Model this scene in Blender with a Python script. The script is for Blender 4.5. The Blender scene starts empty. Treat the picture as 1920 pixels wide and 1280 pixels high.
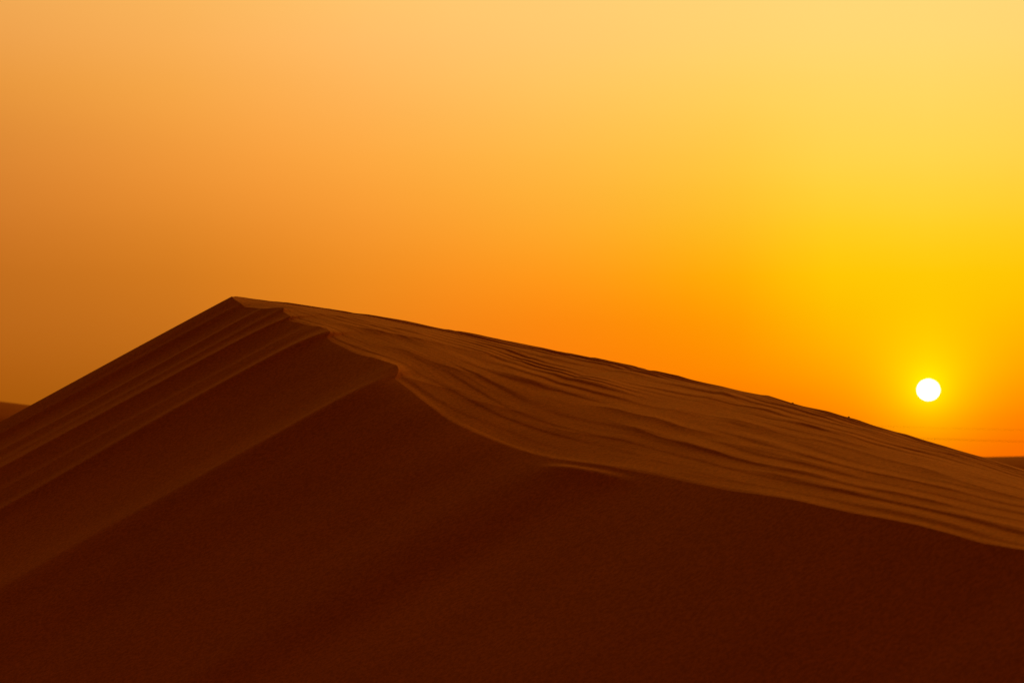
import bpy, bmesh, math, random
import numpy as np
R = math.radians
random.seed(7)
scene = bpy.context.scene
COL = scene.collection

SUN_E = 0.3
RIP_A = .0092
RIP_F = .0042
# ------------------------------------------------------------------ camera
PITCH = math.atan(230/5033)
cam_d = bpy.data.cameras.new('camera'); cam = bpy.data.objects.new('camera', cam_d); COL.objects.link(cam)
cam.location = (0, 0, 0); cam.rotation_euler = (math.pi/2+PITCH, 0, 0)
cam_d.sensor_width = 36; cam_d.lens = 36*5033/1920
cam_d.clip_start = .05; cam_d.clip_end = 60000
cam_d.dof.use_dof = True; cam_d.dof.focus_distance = 11.5; cam_d.dof.aperture_fstop = cam_d.lens/1000/.012
scene.camera = cam

# ------------------------------------------------------------------ light and sky
SUN_AZ, SUN_EL = 8.82, 1.565                      # degrees: azimuth to the right of +Y, elevation
sun_dir = (math.sin(R(SUN_AZ))*math.cos(R(SUN_EL)), math.cos(R(SUN_AZ))*math.cos(R(SUN_EL)), math.sin(R(SUN_EL)))
sd = bpy.data.lights.new('sun_light', 'SUN'); sl = bpy.data.objects.new('sun_light', sd); COL.objects.link(sl)
sd.energy = SUN_E; sd.angle = R(3); sd.color = (1, .45, .08)
from mathutils import Vector
sl.rotation_euler = Vector(sun_dir).to_track_quat('Z', 'Y').to_euler()

scene.view_settings.view_transform = 'Standard'; scene.view_settings.look = 'None'
scene.view_settings.exposure = 0; scene.view_settings.gamma = 1

def lin(c): return [((x/255+.055)/1.055)**2.4 if x > 10.3 else x/255/12.92 for x in c]
def pchip(x, xs, ys):
    xs = np.array(xs, float); ys = np.array(ys, float); h = np.diff(xs); d = np.diff(ys)/h
    m = np.zeros(len(xs)); m[0] = d[0]; m[-1] = d[-1]
    for i in range(1, len(xs)-1):
        m[i] = 0 if d[i-1]*d[i] <= 0 else (h[i-1]+h[i])/(h[i]/d[i-1]+h[i-1]/d[i])
    x = np.clip(x, xs[0], xs[-1]); k = np.clip(np.searchsorted(xs, x)-1, 0, len(xs)-2); t = (x-xs[k])/h[k]
    return (2*t**3-3*t*t+1)*ys[k]+(t**3-2*t*t+t)*h[k]*m[k]+(-2*t**3+3*t*t)*ys[k+1]+(t**3-t*t)*h[k]*m[k+1]

# dusty sunset sky: colour (sRGB) by elevation, for several azimuth distances from the sun (degrees)
SKY_E = [0, 1, 2, 3, 4, 5, 6.5, 8, 10, 19, 38, 90]  # overbright band above the view, sun side, is added to light the dune
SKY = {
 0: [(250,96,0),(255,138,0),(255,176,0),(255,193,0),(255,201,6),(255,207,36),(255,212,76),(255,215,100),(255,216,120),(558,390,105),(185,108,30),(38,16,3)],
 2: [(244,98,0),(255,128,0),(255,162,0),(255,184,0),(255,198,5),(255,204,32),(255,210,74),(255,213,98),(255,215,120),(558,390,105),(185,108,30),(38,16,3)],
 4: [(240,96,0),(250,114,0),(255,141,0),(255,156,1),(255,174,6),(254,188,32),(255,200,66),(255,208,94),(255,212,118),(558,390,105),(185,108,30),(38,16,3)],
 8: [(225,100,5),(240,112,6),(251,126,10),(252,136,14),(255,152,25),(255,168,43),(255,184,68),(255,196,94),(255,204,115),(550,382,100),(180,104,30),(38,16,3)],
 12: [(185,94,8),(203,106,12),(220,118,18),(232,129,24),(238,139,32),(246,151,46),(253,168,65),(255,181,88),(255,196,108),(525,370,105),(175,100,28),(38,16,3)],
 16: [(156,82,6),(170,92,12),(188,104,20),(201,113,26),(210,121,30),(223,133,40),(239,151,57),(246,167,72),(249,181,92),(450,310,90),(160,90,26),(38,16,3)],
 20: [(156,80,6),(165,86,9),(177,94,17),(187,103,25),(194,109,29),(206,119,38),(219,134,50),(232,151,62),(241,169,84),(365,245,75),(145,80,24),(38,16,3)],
 40: [(130,65,5),(135,70,7),(140,73,9),(144,76,11),(148,79,13),(152,81,16),(158,88,20),(162,92,24),(166,96,28),(176,100,22),(120,61,16),(41,16,3)],
 90: [(98,46,5),(98,46,5),(98,46,6),(98,46,6),(98,46,7),(98,46,7),(98,46,8),(98,46,8),(98,46,9),(98,44,8),(71,29,5),(42,18,3)],
 180:[(44,18,3),(44,18,3),(44,18,3),(44,18,3),(44,18,4),(44,18,4),(44,18,4),(44,18,4),(44,18,4),(44,18,4),(42,18,4),(38,18,3)]}
A_IN = sorted(SKY); A_OUT = [0, 1, 2, 3, 4, 5, 6, 7, 8, 10, 12, 14, 16, 18, 20, 25, 32, 40, 60, 90, 180]
E_OUT = [0, .5, 1, 1.5, 2, 2.5, 3, 3.5, 4, 4.5, 5, 5.8, 6.5, 7.2, 8, 9, 10, 13, 16, 19, 24, 30, 38, 60, 90]
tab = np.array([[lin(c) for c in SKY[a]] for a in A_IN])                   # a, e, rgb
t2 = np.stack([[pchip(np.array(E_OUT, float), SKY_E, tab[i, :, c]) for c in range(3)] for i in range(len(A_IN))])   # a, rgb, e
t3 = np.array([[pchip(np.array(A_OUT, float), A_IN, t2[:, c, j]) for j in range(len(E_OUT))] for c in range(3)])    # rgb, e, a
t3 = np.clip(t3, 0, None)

world = bpy.data.worlds.new('World'); scene.world = world; world.use_nodes = True
nt = world.node_tree; N = nt.nodes; N.clear(); LK = nt.links.new
def mth(op, a, b=None, c=None, clamp=False):
    n = N.new('ShaderNodeMath'); n.operation = op; n.use_clamp = clamp
    for i, v in enumerate((a, b, c)):
        if v is None: continue
        if isinstance(v, (int, float)): n.inputs[i].default_value = v
        else: LK(v, n.inputs[i])
    return n.outputs[0]
tc = N.new('ShaderNodeTexCoord'); sx = N.new('ShaderNodeSeparateXYZ'); LK(tc.outputs['Generated'], sx.inputs[0])
dx, dy, dz = sx.outputs
sa, ca = math.sin(R(SUN_AZ)), math.cos(R(SUN_AZ))
along = mth('ADD', mth('MULTIPLY', dx, sa), mth('MULTIPLY', dy, ca))
cross = mth('SUBTRACT', mth('MULTIPLY', dx, ca), mth('MULTIPLY', dy, sa))
az = mth('MULTIPLY', mth('ARCTAN2', mth('ABSOLUTE', cross), along), 180/math.pi)
# sky kept bright further round on the right, added to light the windward side
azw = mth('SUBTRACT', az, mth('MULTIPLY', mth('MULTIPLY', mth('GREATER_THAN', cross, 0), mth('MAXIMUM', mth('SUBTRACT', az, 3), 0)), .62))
el = mth('MULTIPLY', mth('ARCSINE', dz), 180/math.pi)
ef = mth('SQRT', mth('DIVIDE', mth('MAXIMUM', el, 0), 90))
col = None
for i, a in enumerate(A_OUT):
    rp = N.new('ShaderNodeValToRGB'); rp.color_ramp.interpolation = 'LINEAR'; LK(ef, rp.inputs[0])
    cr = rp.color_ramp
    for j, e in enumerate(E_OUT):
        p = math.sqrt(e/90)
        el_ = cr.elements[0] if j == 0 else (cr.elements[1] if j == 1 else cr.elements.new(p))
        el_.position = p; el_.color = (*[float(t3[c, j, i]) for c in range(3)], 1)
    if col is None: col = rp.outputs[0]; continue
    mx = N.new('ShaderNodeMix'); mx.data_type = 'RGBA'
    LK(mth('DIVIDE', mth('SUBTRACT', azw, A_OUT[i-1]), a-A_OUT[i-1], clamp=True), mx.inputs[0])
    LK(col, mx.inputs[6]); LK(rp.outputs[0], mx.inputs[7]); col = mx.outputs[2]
# forward-scattered glow of the dust round the sun
de = mth('MULTIPLY', mth('SUBTRACT', el, SUN_EL), 1.0)
r2 = mth('ADD', mth('MULTIPLY', az, az), mth('MULTIPLY', de, de))
r1 = mth('SQRT', r2)
g1 = mth('MULTIPLY', mth('EXPONENT', mth('MULTIPLY', mth('DIVIDE', r1, .38), -1)), .55)
g2 = mth('MULTIPLY', mth('EXPONENT', mth('MULTIPLY', mth('DIVIDE', r2, 1.6), -1)), .14)
gl = N.new('ShaderNodeCombineXYZ'); LK(mth('MULTIPLY', g1, .5), gl.inputs[0]); LK(mth('ADD', g1, g2), gl.inputs[1])
ad = N.new('ShaderNodeMix'); ad.data_type = 'RGBA'; ad.blend_type = 'ADD'; ad.inputs[0].default_value = 1
LK(col, ad.inputs[6]); LK(gl.outputs[0], ad.inputs[7])
# slightly uneven dust, stretched along the horizon
mp = N.new('ShaderNodeMapping'); mp.inputs['Scale'].default_value = (2.5, 2.5, 14); LK(tc.outputs['Generated'], mp.inputs['Vector'])
dn = N.new('ShaderNodeTexNoise'); dn.inputs['Scale'].default_value = 2.2; dn.inputs['Detail'].default_value = 5; LK(mp.outputs[0], dn.inputs['Vector'])
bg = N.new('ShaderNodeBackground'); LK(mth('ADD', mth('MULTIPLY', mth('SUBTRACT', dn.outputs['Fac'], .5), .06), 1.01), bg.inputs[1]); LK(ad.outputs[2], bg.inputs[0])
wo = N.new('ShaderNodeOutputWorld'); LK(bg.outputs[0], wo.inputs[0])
world.cycles.sampling_method = 'MANUAL'; world.cycles.sample_map_resolution = 2048

# ------------------------------------------------------------------ helpers
def link(name, me, mat, parent=None, smooth=True):
    o = bpy.data.objects.new(name, me); COL.objects.link(o)
    if mat: me.materials.append(mat)
    if smooth: me.polygons.foreach_set('use_smooth', [True]*len(me.polygons))
    if parent: o.parent = parent
    return o
def tag(o, label, cat=None, kind=None, group=None):
    o['label'] = label
    if cat: o['category'] = cat
    if kind: o['kind'] = kind
    if group: o['group'] = group
    return o
def grid_mesh(name, X, Y, Z):
    n, m = X.shape; me = bpy.data.meshes.new(name)
    me.vertices.add(n*m); me.vertices.foreach_set('co', np.stack([X, Y, Z], -1).astype('f').ravel())
    i = np.arange(n*m).reshape(n, m)
    q = np.stack([i[:-1, :-1], i[:-1, 1:], i[1:, 1:], i[1:, :-1]], -1).reshape(-1, 4)
    me.loops.add(q.size); me.loops.foreach_set('vertex_index', q.ravel().astype('i'))
    me.polygons.add(len(q)); me.polygons.foreach_set('loop_start', (np.arange(len(q))*4).astype('i'))
    me.polygons.foreach_set('loop_total', np.full(len(q), 4, 'i'))
    me.update(calc_edges=True); return me
rng = np.random.RandomState(11)
PERM = rng.rand(512, 512)
def vnoise(x, y, seed=0):
    x = x+seed*37.7; y = y+seed*91.3
    xi = np.floor(x).astype(int); yi = np.floor(y).astype(int); fx = x-xi; fy = y-yi
    fx = fx**3*(fx*(fx*6-15)+10); fy = fy**3*(fy*(fy*6-15)+10)
    g = lambda i, j: PERM[(xi+i) % 512, (yi+j) % 512]
    return ((g(0,0)*(1-fx)+g(1,0)*fx)*(1-fy)+(g(0,1)*(1-fx)+g(1,1)*fx)*fy)*2-1
def fbm(x, y, oct=3, seed=0):
    s = 0; a = 1; t = 0
    for k in range(oct):
        s = s+a*vnoise(x*2**k, y*2**k, seed+k*3); t += a; a *= .5
    return s/t

# ------------------------------------------------------------------ sand
def sand_material(name, base, grain_bump, streak=True):
    m = bpy.data.materials.new(name); m.use_nodes = True; t = m.node_tree; b = t.nodes['Principled BSDF']
    b.inputs['Roughness'].default_value = 1; b.inputs['Specular IOR Level'].default_value = .1
    co = t.nodes.new('ShaderNodeTexCoord')
    def noise(scale, detail=3, rough=.6):
        n = t.nodes.new('ShaderNodeTexNoise'); n.inputs['Scale'].default_value = scale
        n.inputs['Detail'].default_value = detail; n.inputs['Roughness'].default_value = rough
        t.links.new(co.outputs['Object'], n.inputs['Vector']); return n.outputs['Fac']
    def mixc(f, lo, hi):
        r = t.nodes.new('ShaderNodeValToRGB'); r.color_ramp.elements[0].position = .40; r.color_ramp.elements[1].position = .60
        r.color_ramp.elements[0].color = (*[c*lo for c in base], 1); r.color_ramp.elements[1].color = (*[c*hi for c in base], 1)
        t.links.new(f, r.inputs[0]); return r.outputs[0]
    a = mixc(noise(70, 5, .75), .82, 1.18)                  # mottled grains
    c = t.nodes.new('ShaderNodeMix'); c.data_type = 'RGBA'; c.blend_type = 'MULTIPLY'; c.inputs[0].default_value = 1
    r = t.nodes.new('ShaderNodeValToRGB'); r.color_ramp.elements[0].position = .25; r.color_ramp.elements[1].position = .75
    r.color_ramp.elements[0].color = (.86, .84, .82, 1); r.color_ramp.elements[1].color = (1, 1, 1, 1)
    t.links.new(noise(1.6, 4, .6), r.inputs[0])
    t.links.new(a, c.inputs[6]); t.links.new(r.outputs[0], c.inputs[7]); t.links.new(c.outputs[2], b.inputs['Base Color'])
    bp = t.nodes.new('ShaderNodeBump'); bp.inputs['Strength'].default_value = grain_bump; bp.inputs['Distance'].default_value = .002
    t.links.new(noise(110, 3, .7), bp.inputs['Height']); t.links.new(bp.outputs[0], b.inputs['Normal'])
    return m
SAND = sand_material('dune_sand', (.50, .176, .022), .6)
FAR_SAND = sand_material('far_sand', (.50, .176, .022), .2)

# the big dune: crest (brink of the slip face) and shoulder (highest line of the windward side), as s, x, y, z
CREST=[(-2.5,1.2,27,-3.3),(-1.6,-0.6,21,-0.6),(-0.9,-1.55,17,0.42),(-0.4,-1.62,15,0.78),(0,-1.393,13.3,0.8324),(0.1079,-1.364,13.2,0.8081),(0.2097,-1.332,13.12,0.7897),(0.3397,-1.3,13.01,0.7623),(0.4958,-1.228,12.87,0.7482),(0.6154,-1.175,12.77,0.7358),(0.6864,-1.124,12.71,0.7385),(0.7738,-1.074,12.63,0.7339),(0.8383,-1.071,12.57,0.7116),(0.9141,-1.047,12.49,0.695),(0.9879,-1.021,12.41,0.6783),(1.027,-1.03,12.37,0.6562),(1.119,-0.9744,12.26,0.6431),(1.256,-0.8958,12.09,0.6172),(1.291,-0.866,12.04,0.6148),(1.373,-0.8198,11.93,0.5947),(1.438,-0.7944,11.83,0.5711),(1.465,-0.8128,11.79,0.5458),(1.519,-0.7861,11.71,0.528),(1.622,-0.7222,11.54,0.4975),(1.68,-0.6888,11.44,0.4774),(1.739,-0.6489,11.34,0.4596),(1.824,-0.5782,11.19,0.4403),(1.927,-0.5035,11.02,0.4116),(1.985,-0.4645,10.92,0.395),(2.034,-0.4525,10.85,0.3707),(2.07,-0.4565,10.79,0.3451),(2.093,-0.4656,10.75,0.3246),(2.153,-0.4294,10.65,0.3025),(2.225,-0.3865,10.52,0.2716),(2.285,-0.3514,10.4,0.2439),(2.362,-0.3015,10.25,0.2078),(2.452,-0.2443,10.08,0.1642),(2.514,-0.1979,9.96,0.1385),(2.595,-0.1365,9.813,0.1092),(2.69,-0.06715,9.656,0.08058),(2.793,0,9.504,0.05476),(2.919,0.07425,9.343,0.03156),(3.053,0.1462,9.195,0.01462),(3.233,0.2369,9.032,0.003589),(3.41,0.3176,8.881,-0.007058),(3.594,0.3979,8.706,-0.02422),(3.739,0.4747,8.533,-0.03899),(3.899,0.5614,8.311,-0.05945),(4.061,0.6568,8.063,-0.0801),(4.198,0.749,7.853,-0.09206),(4.294,0.8116,7.707,-0.1026),(4.393,0.8703,7.552,-0.1185),(4.498,0.9385,7.381,-0.1349),(4.59,1.005,7.228,-0.1465),(4.683,1.068,7.074,-0.1602),(4.784,1.126,6.911,-0.1785),(4.895,1.179,6.745,-0.1983),(4.995,1.234,6.607,-0.2074),(5.097,1.287,6.477,-0.2136),(5.377,1.395,6.157,-0.2398),(6,1.574,5.5,-0.2841),(7,2.2,4,-0.47),(8,2.6,2,-0.85),(9,2.6,-2,-1.6),(10,2,-9,-3.3)]
SHOULDER=[(-2.5,1.5,27.3,-3.3),(-1.6,-0.4,21.3,-0.6),(-0.9,-1.35,17.3,0.43),(-0.4,-1.48,15.15,0.78),(0,-1.387,13.42,0.8386),(0.1147,-1.278,13.4,0.8226),(0.167,-1.233,13.38,0.8159),(0.2128,-1.194,13.36,0.8081),(0.3109,-1.111,13.31,0.7989),(0.409,-1.028,13.27,0.7832),(0.5071,-0.9463,13.23,0.7676),(0.6709,-0.8104,13.16,0.7438),(0.8351,-0.6758,13.08,0.7148),(0.9504,-0.5823,13.03,0.7013),(1.099,-0.4631,12.95,0.6766),(1.265,-0.3321,12.86,0.6439),(1.416,-0.2157,12.77,0.6168),(1.466,-0.1773,12.75,0.6129),(1.599,-0.0755,12.67,0.5889),(1.699,0,12.6,0.5684),(1.867,0.1241,12.49,0.5362),(1.907,0.1536,12.47,0.53),(2.033,0.2459,12.38,0.509),(2.074,0.2747,12.35,0.5041),(2.236,0.3884,12.22,0.4734),(2.287,0.4234,12.18,0.4693),(2.372,0.481,12.1,0.4521),(2.542,0.5937,11.95,0.4251),(2.626,0.6488,11.87,0.4022),(2.683,0.6857,11.82,0.3981),(2.775,0.7457,11.73,0.381),(2.841,0.7879,11.66,0.3638),(2.905,0.8296,11.6,0.3503),(3.031,0.9114,11.47,0.3281),(3.154,0.9908,11.33,0.3017),(3.259,1.058,11.21,0.2807),(3.294,1.081,11.17,0.2775),(3.422,1.16,11.02,0.243),(3.466,1.187,10.97,0.2309),(3.54,1.232,10.87,0.2171),(3.63,1.283,10.76,0.201),(3.718,1.333,10.65,0.1788),(3.79,1.373,10.55,0.1646),(3.891,1.428,10.42,0.1386),(3.995,1.48,10.27,0.1164),(4.071,1.516,10.17,0.1031),(4.2,1.57,10,0.0755),(4.381,1.63,9.769,0.04658),(4.538,1.674,9.572,0.02662),(4.698,1.713,9.372,0.003724),(4.855,1.751,9.178,-0.02006),(5.133,1.826,8.838,-0.05795),(6,2.077,7.8,-0.1627),(7,2.8,6,-0.24),(8,3.4,3.6,-0.55),(9,3.8,0,-1.2),(10,3.4,-8,-3.3)]
RIPPLES=[(1,[(1.137,0.113),(1.367,0.230),(1.591,0.293),(1.736,0.331),(1.955,0.406),(2.175,0.456),(2.319,0.494),(2.474,0.515)]),
(1.2,[(2.464,0.464),(2.693,0.460),(2.873,0.473),(3.032,0.448),(3.127,0.460)]),
(0.8,[(3.127,0.565),(3.262,0.582),(3.431,0.577),(3.581,0.586),(3.806,0.548)]),
(1.4,[(3.327,0.402),(3.531,0.431),(3.681,0.423),(3.955,0.397),(4.075,0.423),(4.160,0.423),(4.319,0.414),(4.549,0.393),(4.748,0.360),(4.933,0.347),(5.082,0.351)]),
(1,[(2.264,0.314),(2.369,0.335),(2.509,0.335),(2.658,0.364)]),
(1.2,[(2.818,0.293),(3.037,0.314),(3.172,0.293),(3.317,0.293),(3.476,0.276),(3.796,0.285)]),
(1.2,[(3.087,0.243),(3.297,0.209),(3.496,0.188),(3.776,0.172),(3.990,0.159),(4.130,0.163)]),
(1,[(3.786,0.619),(3.920,0.640),(4.025,0.690),(4.150,0.665),(4.279,0.669),(4.384,0.674),(4.599,0.657),(4.798,0.657)]),
(0.6,[(3.875,0.255),(4.080,0.280),(4.224,0.272)]),
(1.2,[(4.484,0.167),(4.549,0.163),(4.613,0.155),(4.668,0.155),(4.768,0.167)]),
(0.8,[(4.693,0.130),(4.853,0.109),(5.017,0.117),(5.147,0.121)]),
(0.6,[(4.065,0.142),(4.239,0.167),(4.319,0.167)]),
(0.8,[(4.080,0.121),(4.234,0.113),(4.334,0.096),(4.419,0.109),(4.484,0.121)]),
(0.9,[(2.080,0.017),(2.224,0.084),(2.314,0.126),(2.414,0.151)]),
(1.1,[(2.349,0.088),(2.484,0.138),(2.604,0.155),(2.708,0.167),(2.808,0.167)]),
(1,[(2.733,0.130),(2.873,0.134),(2.998,0.130),(3.112,0.146),(3.277,0.146),(3.511,0.130)]),
(0.9,[(1.626,0.117),(1.825,0.184),(2.030,0.184),(2.210,0.230),(2.314,0.243),(2.434,0.247)]),
(0.5,[(0.808,0.042),(0.963,0.276),(1.162,0.406),(1.332,0.452)]),
(0.7,[(1.566,0.623),(1.815,0.548),(2.055,0.552),(2.319,0.669),(2.529,0.665)]),
(0.8,[(2.808,0.774),(3.122,0.724),(3.451,0.661),(3.741,0.628)]),
(0.8,[(3.751,0.548),(3.870,0.544),(4.020,0.536),(4.160,0.527)]),
(0.7,[(4.339,0.264),(4.529,0.268),(4.713,0.272),(4.863,0.259)]),
(0.6,[(4.384,0.515),(4.613,0.515),(4.793,0.502),(4.993,0.494)]),
(0.6,[(2.768,0.414),(3.042,0.393),(3.397,0.393),(3.616,0.393)]),
(0.4,[(1.247,0.297),(1.536,0.431),(1.811,0.498)]),
(0.4,[(3.716,0.038),(3.970,0.042),(4.135,0.054)]),
(0.5,[(4.404,0.038),(4.539,0.054),(4.678,0.050),(4.818,0.054),(4.963,0.054)]),
(0.6,[(3.701,0.238),(3.985,0.247),(4.180,0.238),(4.409,0.218)]),
(0.5,[(4.569,0.406),(4.738,0.452),(4.918,0.506)]),
(0.3,[(0.379,0.987),(0.953,0.544),(1.202,0.594)])]

def _tab(T, s):
    T = np.array(T); return [np.interp(s, T[:, 0], T[:, k]) for k in (1, 2, 3)]
def smooth(a, n):
    k = np.exp(-np.linspace(-2, 2, 2*n+1)**2); k /= k.sum()
    p = np.concatenate([2*a[0]-a[n:0:-1], a, 2*a[-1]-a[-2:-n-2:-1]])
    return np.convolve(p, k, 'valid')
def smooth_s(s, a, sig):
    """gaussian smoothing of a sampled curve along the parameter s"""
    g = np.linspace(s[0], s[-1], 4000); n = max(1, int(2*sig/(g[1]-g[0])))
    return np.interp(s, g, smooth(np.interp(g, s, a), n))
G = np.array([.70, .714])            # direction in which the windward side runs down behind the shoulder
def rails(s):
    c = [smooth_s(s, a, .012) for a in _tab(CREST, s)]
    r = [smooth_s(s, a, .012) for a in _tab(SHOULDER, s)]
    return c, r
def end_slope(s, r, g):
    """slope of the sand at the shoulder in direction g, so the surface rolls over there"""
    x = [smooth_s(s, a, .25) for a in r]
    T = [np.gradient(a, s) for a in x]
    det = T[0]*g[1]-T[1]*g[0]
    a = (x[0]*g[1]-x[1]*g[0])/det
    b = (T[0]*x[1]-T[1]*x[0])/det
    m = (x[2]-a*T[2])/np.where(abs(b) < 1e-3, 1e-3, b)
    m = np.where(s < .15, -.08, m)
    return smooth_s(s, np.clip(m, -.2, .12), .2)-.004
def windward(s, tau):
    c0, r = rails(s); c = [smooth_s(s, a, .28) for a in c0] 
    dx = r[0]-c[0]; dy = r[1]-c[1]; L = np.hypot(dx, dy)
    m = end_slope(s, r, (dx/L, dy/L))*L; dz = r[2]-c[2]
    b = np.minimum(m-dz, 0); a = dz-b
    t = tau[None, :]; k = np.exp(-(t*L[:, None]/.10))*(1-t)      # the notches of the brink die out within a hand's breadth
    e = [(p-q)[:, None]*k for p, q in zip(c0, c)]
    return (c[0][:, None]+dx[:, None]*t+e[0], c[1][:, None]+dy[:, None]*t+e[1], c[2][:, None]+a[:, None]*t+b[:, None]*t*t+e[2])
def beyond(s, d):
    c, r = rails(s)
    m = end_slope(s, r, (G[0]+0*s, G[1]+0*s)); k = .035
    d = d[None, :]; dt = np.maximum((m+.25)/(2*k), 0)[:, None]; m = m[:, None]
    dd = np.minimum(d, dt)
    z = r[2][:, None]+m*dd-k*dd*dd+(m-2*k*dd)*(d-dd)
    return r[0][:, None]+G[0]*d, r[1][:, None]+G[1]*d, z

def curve_profile(x, lee, stoss):
    """cross-section of a wind ripple, x > 0 towards the brink"""
    return np.where(x < 0, np.exp(np.minimum(x, 0)/stoss), np.exp(-np.maximum(x, 0)/lee)*(1-.0*x))

s_all = np.concatenate([np.linspace(-2.5, -.3, 60, endpoint=False), np.linspace(-.3, 6.0, 1700, endpoint=False), np.linspace(6, 10, 120)])
crest, shoulder = rails(s_all)
# slip face
SLIP_RIDGES = [(.26,.007,.05,.06,.01),(.60,.014,.06,.08,.02),(.80,.007,.05,.05,.01),(1.0,.020,.08,.08,.02),(1.24,.008,.03,.05,.006),(1.43,.013,.04,.05,.008),(1.43,.018,.12,.30,.03),(2.09,.012,.05,.08,.02),(2.09,.030,.16,.36,.04),(2.62,.006,.10,.15,.03),(3.05,.006,.22,.4,.05)]   # s, height, width uphill, width downhill
tt = 7.5*np.linspace(0, 1, 300)[1:]**1.7
fx = np.interp(s_all, [-2.5, -.9, 0, 6, 10], [-.85, -1, -.951, -.951, -.9]); fy = np.interp(s_all, [-2.5, -.9, 0, 6, 10], [.5, .05, -.309, -.309, -.4])
drop = .555+0*s_all
t_ = tt[None, :]; s_ = s_all[:, None]
d = 0*(s_+t_)
for si, amp, wl, wr, soft in SLIP_RIDGES:
    u = s_-si-.012*fbm(t_*1.5+si*7, 0*t_, 2, 40); wl_ = wl*(1+.12*t_); wr_ = wr*(1+.22*t_)
    ep = .018+1.3*soft*t_; au = np.sqrt(u*u+ep*ep)-ep
    d = d+1.4*amp*np.exp(-au/np.where(u < 0, wl_, wr_))*np.exp(-t_*.07)
n3 = len(s_all)
# soften the ridge tops a little
ker = np.exp(-np.linspace(-2, 2, 9)**2); ker /= ker.sum()
dp = np.pad(d, ((4, 4), (0, 0)), 'edge'); d = sum(ker[k]*dp[k:k+n3] for k in range(9))
d = d+.017*fbm(s_*2.0, t_*.35, 2, 50)*(1-np.exp(-t_/.3))+.0022*fbm(s_*8, t_*.6, 3, 55)*np.clip(1.6-s_*.35, .25, 1)
d = d*np.clip((s_all+.1)/.25, 0, 1)[:, None]
d = d-.72*d[:, :1]*np.exp(-t_/.10)
d_brink = d[:, 0].copy()
q_ = np.clip(s_-2.8, 0, None); d = d-(.034*np.minimum(q_, 2.2)**2+.15*np.maximum(q_-2.2, 0))*(1-np.exp(-t_/.7))   # the near part of the slip face is hollowed
# windward side
tau = np.linspace(0, 1, 520)
WX, WY, WZ = windward(s_all, tau)
Lx = shoulder[0]-crest[0]; Ly = shoulder[1]-crest[1]
tx = np.gradient(smooth_s(s_all, crest[0], .3), s_all); ty = np.gradient(smooth_s(s_all, crest[1], .3), s_all); tl = np.hypot(tx, ty)
Lw = np.maximum(np.abs(Lx*ty-Ly*tx)/tl, .03)             # width of the windward strip across the ripples
S2 = np.repeat(s_all[:, None], len(tau), 1); T2 = np.repeat(tau[None, :], len(s_all), 0)
h = np.zeros_like(WZ)
wob = .012*fbm(s_all*3.0, s_all*0, 3, 5)
for k, (amp, pts) in enumerate(RIPPLES):
    ps = np.array([p[0] for p in pts]); pt = np.array([p[1] for p in pts])
    tc_ = np.interp(s_all, ps, pt); tc_ = smooth_s(s_all, tc_, .1)+.0025*fbm(s_all*4, s_all*0+k, 2, 20+k)
    ln = ps[-1]-ps[0]
    f = np.clip((s_all-ps[0]+.08)/(.25*ln+.12), 0, 1)*np.clip((ps[-1]+.08-s_all)/(.3*ln+.12), 0, 1); f = f*f*(3-2*f)
    W_ = np.minimum(Lw, 1.3)
    x = (tc_[:, None]-T2)*Lw[:, None]
    lee = (.038*(.6+.4*amp))*np.minimum(Lw/1.0, 1)
    h += RIP_A*amp*np.minimum(Lw/1.0, 1)[:, None]*f[:, None]*curve_profile(x, lee[:, None], .13*np.minimum(Lw, 1)[:, None])
# finer, fainter ripples between the large ones
ph = T2*15+1.3*fbm(S2*.6, T2*4, 2, 2)+.12*fbm(S2*3, T2*10, 2, 6)
saw = ph-np.floor(ph); rip = np.where(saw < .22, saw/.22, (1-saw)/.78); rip = rip*rip*(3-2*rip)
h += RIP_F*(1+.8*np.clip((T2-.45)*3, 0, 1))*rip*(np.clip(.40+.45*np.clip((T2-.35)*3, 0, 1)+.9*fbm(S2*1.4, T2*7, 2, 9), 0, 1.2))*np.minimum(Lw, 1.2)[:, None]
ph = T2*37+2.0*fbm(S2*.9, T2*6, 2, 12)
saw = ph-np.floor(ph); rip = np.where(saw < .3, saw/.3, (1-saw)/.7)
h += RIP_F*(.22+.3*np.clip((T2-.5)*3, 0, 1))*rip*np.clip(.35+.5*np.clip((T2-.4)*3, 0, 1)+1.0*fbm(S2*2, T2*9, 2, 15), 0, 1)*np.minimum(Lw, 1.2)[:, None]
h += .006*fbm(S2*.8, T2*3, 2, 30)*np.minimum(Lw, 1)[:, None]
h *= (.55+.55*np.clip(.5+1.3*fbm(S2*1.9, T2*8, 3, 33), 0, 1))*np.interp(s_all, [2.2, 2.6, 3.3, 3.7, 4.4], [1, .85, .85, 1, .85])[:, None]
xb = T2*Lw[:, None]
h -= .007*(1-np.exp(-xb/.05))*np.clip((s_all-1.8)/.8, 0, 1)[:, None]      # the sand just behind the brink tips gently away from it
kb = np.exp(-T2*(np.hypot(Lx, Ly)[:, None])/.12)*(1-T2)*d_brink[:, None]
WX = WX+fx[:, None]*.45*kb; WY = WY+fy[:, None]*.45*kb; WZ = WZ+.88*kb
edge = np.clip(T2*Lw[:, None]/.03, 0, 1); edge = edge*edge*(3-2*edge)
shf = 1-.2*np.clip((T2-.8)/.2, 0, 1)
WZ = WZ+(h-.0)*edge*shf
# behind the shoulder, down to the desert floor
dd = np.concatenate([np.linspace(.02, 1, 30), np.linspace(1.1, 30, 60)])
BX, BY, BZ = beyond(s_all, dd)
BZ = BZ+(h*shf)[:, -1][:, None]*np.exp(-dd/.15)[None, :]
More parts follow.
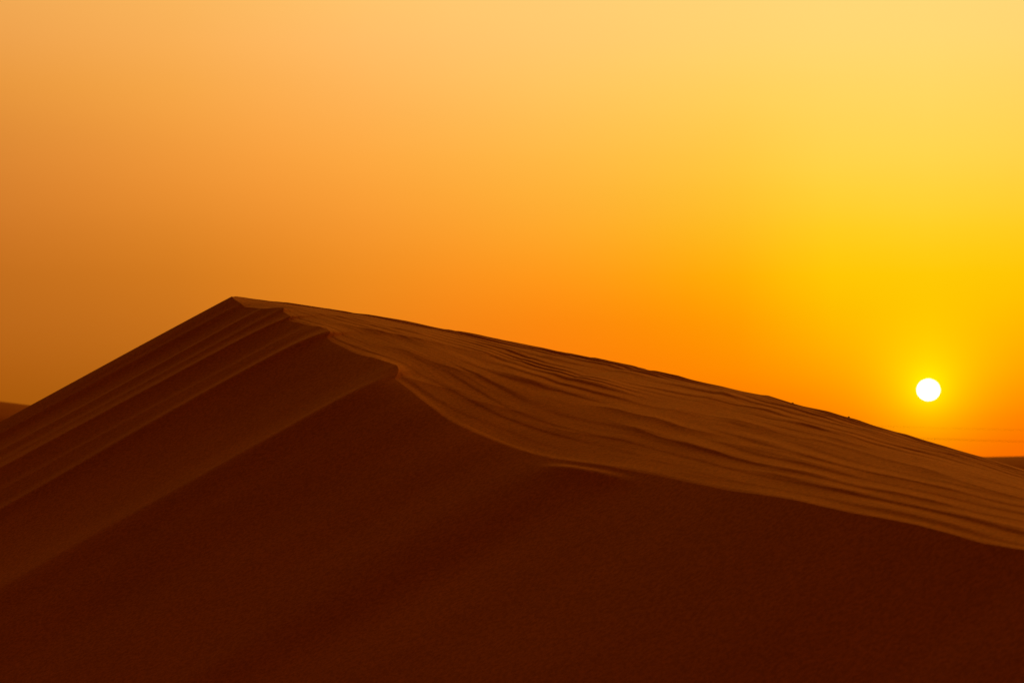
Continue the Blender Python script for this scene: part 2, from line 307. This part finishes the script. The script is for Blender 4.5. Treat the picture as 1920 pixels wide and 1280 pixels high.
# slip face geometry
cx = [a[:, None] for a in crest]
rnd = .012*(1-np.exp(-t_/.05))                             # the brink is slightly rounded
SX = cx[0]+fx[:, None]*t_+fx[:, None]*d*.45; SY = cx[1]+fy[:, None]*t_+fy[:, None]*d*.45
SZ = cx[2]-drop[:, None]*t_+d*.88
k_ = np.clip((t_-.012)/.045, 0, 1)   # a small ledge where the brink has slumped
SZ = SZ+.014*k_*k_*(3-2*k_)*np.exp(-np.maximum(t_-.06, 0)/.05)*np.exp(-((s_-3.36)/.26)**4)
X = np.concatenate([SX[:, ::-1], WX, BX], 1); Y = np.concatenate([SY[:, ::-1], WY, BY], 1); Z = np.concatenate([SZ[:, ::-1], WZ, BZ], 1)
dune = link('sand_dune', grid_mesh('sand_dune', X, Y, Z), SAND)
tag(dune, 'large dark brown sand dune with sharp crest and wind ripples in the foreground', 'dune', 'structure')

# desert floor, one sheet to the horizon
GZ = -3.0
rr = np.concatenate([[0], np.geomspace(4, 30000, 150)]); an = np.linspace(0, 2*math.pi, 181)
gx = rr[:, None]*np.sin(an)[None, :]; gy = rr[:, None]*np.cos(an)[None, :]
gz = GZ+.35*fbm(gx/18, gy/18, 3, 60)*np.clip(rr/60, 0, 1)[:, None]*np.clip(2-rr/400, 0, 1)[:, None]
ground = link('ground', grid_mesh('ground', gx, gy, gz), FAR_SAND)
tag(ground, 'flat sandy desert floor reaching to the horizon', 'ground', 'structure')

def far_dune(cx0, cy0, hw, hd, top, crest_x, label, seed, ex=.7):
    a = np.linspace(-1, 1, 160); b = np.linspace(-1, 1, 120)
    A, B_ = np.meshgrid(a, b, indexing='ij')
    # gentle windward slope towards the sun, steeper slip side away from it
    pa = np.clip(np.where(A < crest_x, (A+1)/(1+crest_x), (1-A)/(1-crest_x)), 0, 1)
    pa = np.sin(pa*math.pi/2)**ex; pb = np.cos(B_*math.pi/2)**1.3
    z = GZ-.6+(top-GZ+.6)*pa*pb+.06*fbm(A*5+B_, B_*6, 3, seed)*pa*pb
    o = link('distant_dune', grid_mesh('distant_dune', cx0+A*hw, cy0+B_*hd, z), FAR_SAND)
    return tag(o, label, 'dune', 'structure')
far_dune(-22, 61, 24, 9, 1.55, .3, 'low rounded dune top showing behind the left foot of the big dune', 70)
far_dune(50, 150, 60, 14, .68, .1, 'low distant dune top under the sun at the far right', 80, .25)

# ------------------------------------------------------------------ the setting sun (a glowing ball far beyond the air)
def emis(name, col, st):
    m = bpy.data.materials.new(name); m.use_nodes = True; t = m.node_tree; t.nodes.clear()
    e = t.nodes.new('ShaderNodeEmission'); e.inputs[0].default_value = (*col, 1); e.inputs[1].default_value = st
    t.links.new(e.outputs[0], t.nodes.new('ShaderNodeOutputMaterial').inputs[0]); return m
bm = bmesh.new(); bmesh.ops.create_uvsphere(bm, u_segments=64, v_segments=32, radius=1)
D = 45000
me = bpy.data.meshes.new('sun'); bm.to_mesh(me); bm.free()
sun = link('sun', me, emis('sun_glow', (1, .93, .80), 3.0))
rad = D*math.tan(R(.240)); sun.scale = (rad, rad, rad*.94)
sun.location = [c*D for c in sun_dir]
tag(sun, 'glowing white sun disc low above the horizon at the right', 'sun')

# ------------------------------------------------------------------ overhead power line crossing the plain
def solid(name, col, rough=.7, metal=0):
    m = bpy.data.materials.new(name); m.use_nodes = True; b = m.node_tree.nodes['Principled BSDF']
    n = m.node_tree.nodes.new('ShaderNodeTexNoise'); n.inputs['Scale'].default_value = 30
    r = m.node_tree.nodes.new('ShaderNodeValToRGB')
    r.color_ramp.elements[0].color = (*[c*.7 for c in col], 1); r.color_ramp.elements[1].color = (*[c*1.3 for c in col], 1)
    m.node_tree.links.new(n.outputs['Fac'], r.inputs[0]); m.node_tree.links.new(r.outputs[0], b.inputs['Base Color'])
    b.inputs['Roughness'].default_value = rough; b.inputs['Metallic'].default_value = metal; return m
WOOD = solid('weathered_pole', (.12, .07, .04)); CABLE = solid('cable_metal', (.10, .06, .04), .5); CERAMIC = solid('insulator_ceramic', (.3, .2, .15), .3)
def tube(name, pts, rads, mat, parent=None, seg=10):
    bm = bmesh.new(); rings = []
    for i, p in enumerate(pts):
        p = Vector(p); a = Vector(pts[max(i-1, 0)]); b = Vector(pts[min(i+1, len(pts)-1)]); q = (b-a).to_track_quat('Z', 'Y')
        r_ = rads[i] if isinstance(rads, (list, tuple)) else rads
        rings.append([bm.verts.new(p+q @ Vector((r_*math.cos(k*2*math.pi/seg), r_*math.sin(k*2*math.pi/seg), 0))) for k in range(seg)])
    for A_, B_ in zip(rings, rings[1:]):
        for k in range(seg): bm.faces.new((A_[k], A_[(k+1) % seg], B_[(k+1) % seg], B_[k]))
    bm.faces.new(rings[0][::-1]); bm.faces.new(rings[-1])
    me = bpy.data.meshes.new(name); bm.to_mesh(me); bm.free(); return link(name, me, mat, parent)
def pix(u, v, Y): return Vector(((u-960)/5033*Y, Y, (870-v)/5033*Y))
PY = 600
def cable(u0, v0, u1, v1, sag, rad, label):
    a = pix(u0, v0, PY); b = pix(u1, v1, PY)
    pts = [a.lerp(b, k/40)-Vector((0, 0, sag*4*(k/40)*(1-k/40))) for k in range(41)]
    return tag(tube('power_cable', pts, rad, CABLE, seg=6), label, 'cable', group='power cables above the plain')
cable(1480, 793, 2300, 812, .35, .015, 'upper and fainter of the two thin cables under the sun')
cable(1480, 812, 2300, 836, .35, .026, 'lower and darker of the two thin cables under the sun')
def pole(u, tops, label):
    x = (u-960)/5033*PY; r = bpy.data.objects.new('utility_pole', None); COL.objects.link(r); r.location = (x, PY+.25, GZ)
    tag(r, label, 'utility pole')
    H_ = tops[0]-GZ+.5
    tube('shaft', [(0, 0, -.5), (0, 0, H_)], [.17, .11], WOOD, r)
    for z in tops:
        arm = tube('crossarm', [(0, .0, z-GZ-.25), (0, -.55, z-GZ-.25)], .05, WOOD, r, 8)
        tube('insulator', [(0, -.25, z-GZ-.22), (0, -.25, z-GZ-.12), (0, -.25, z-GZ-.03)], [.05, .08, .04], CERAMIC, arm, 8)
pole(1480, [(870-793)/5033*PY, (870-812)/5033*PY], 'wooden pole carrying two cables, hidden behind the big dune')
pole(2300, [(870-812)/5033*PY, (870-836)/5033*PY], 'wooden pole carrying two cables, right of the sun')

# ------------------------------------------------------------------ two pebbles on the shoulder of the dune
PEB = solid('pebble_stone', (.10, .05, .03), .9)
def pebble(s0, size, twig, label):
    i = int(np.argmin(abs(s_all-s0))); u_ = X[i]/Y[i]
    m_ = (np.abs(X/Y-u_[len(tt)+len(tau)-1]) < .0006) & (np.arange(X.shape[1])[None, :] > len(tt)+250); m_ &= (np.abs(s_all-s0) < .8)[:, None]
    k_ = int(np.argmax(np.where(m_, Z/Y, -9))); p = Vector((X.flat[k_], Y.flat[k_], Z.flat[k_]))      # the highest sand there
    bm = bmesh.new(); bmesh.ops.create_icosphere(bm, subdivisions=3, radius=1)
    rg = random.Random(int(s0*100))
    k = [Vector((rg.uniform(-1, 1), rg.uniform(-1, 1), rg.uniform(-1, 1))) for _ in range(8)]
    for v in bm.verts:
        f = 1+.18*sum(math.sin(2.2*v.co.dot(q)+j) for j, q in enumerate(k))/3
        v.co = Vector((v.co.x*1.25, v.co.y, v.co.z*.72))*f*size
    me = bpy.data.meshes.new('pebble'); bm.to_mesh(me); bm.free()
    o = link('pebble', me, PEB); o.location = p+Vector((0, 0, size*.45)); o.rotation_euler = (0, .25, rg.uniform(0, 3))
    return tag(o, label, 'pebble', group='pebbles on the dune shoulder')
pebble(3.42, .003, False, 'tiny dark pebble on the skyline, upper left one of two')
pebble(3.73, .0036, False, 'tiny dark pebble on the skyline, lower right one nearer the sun')
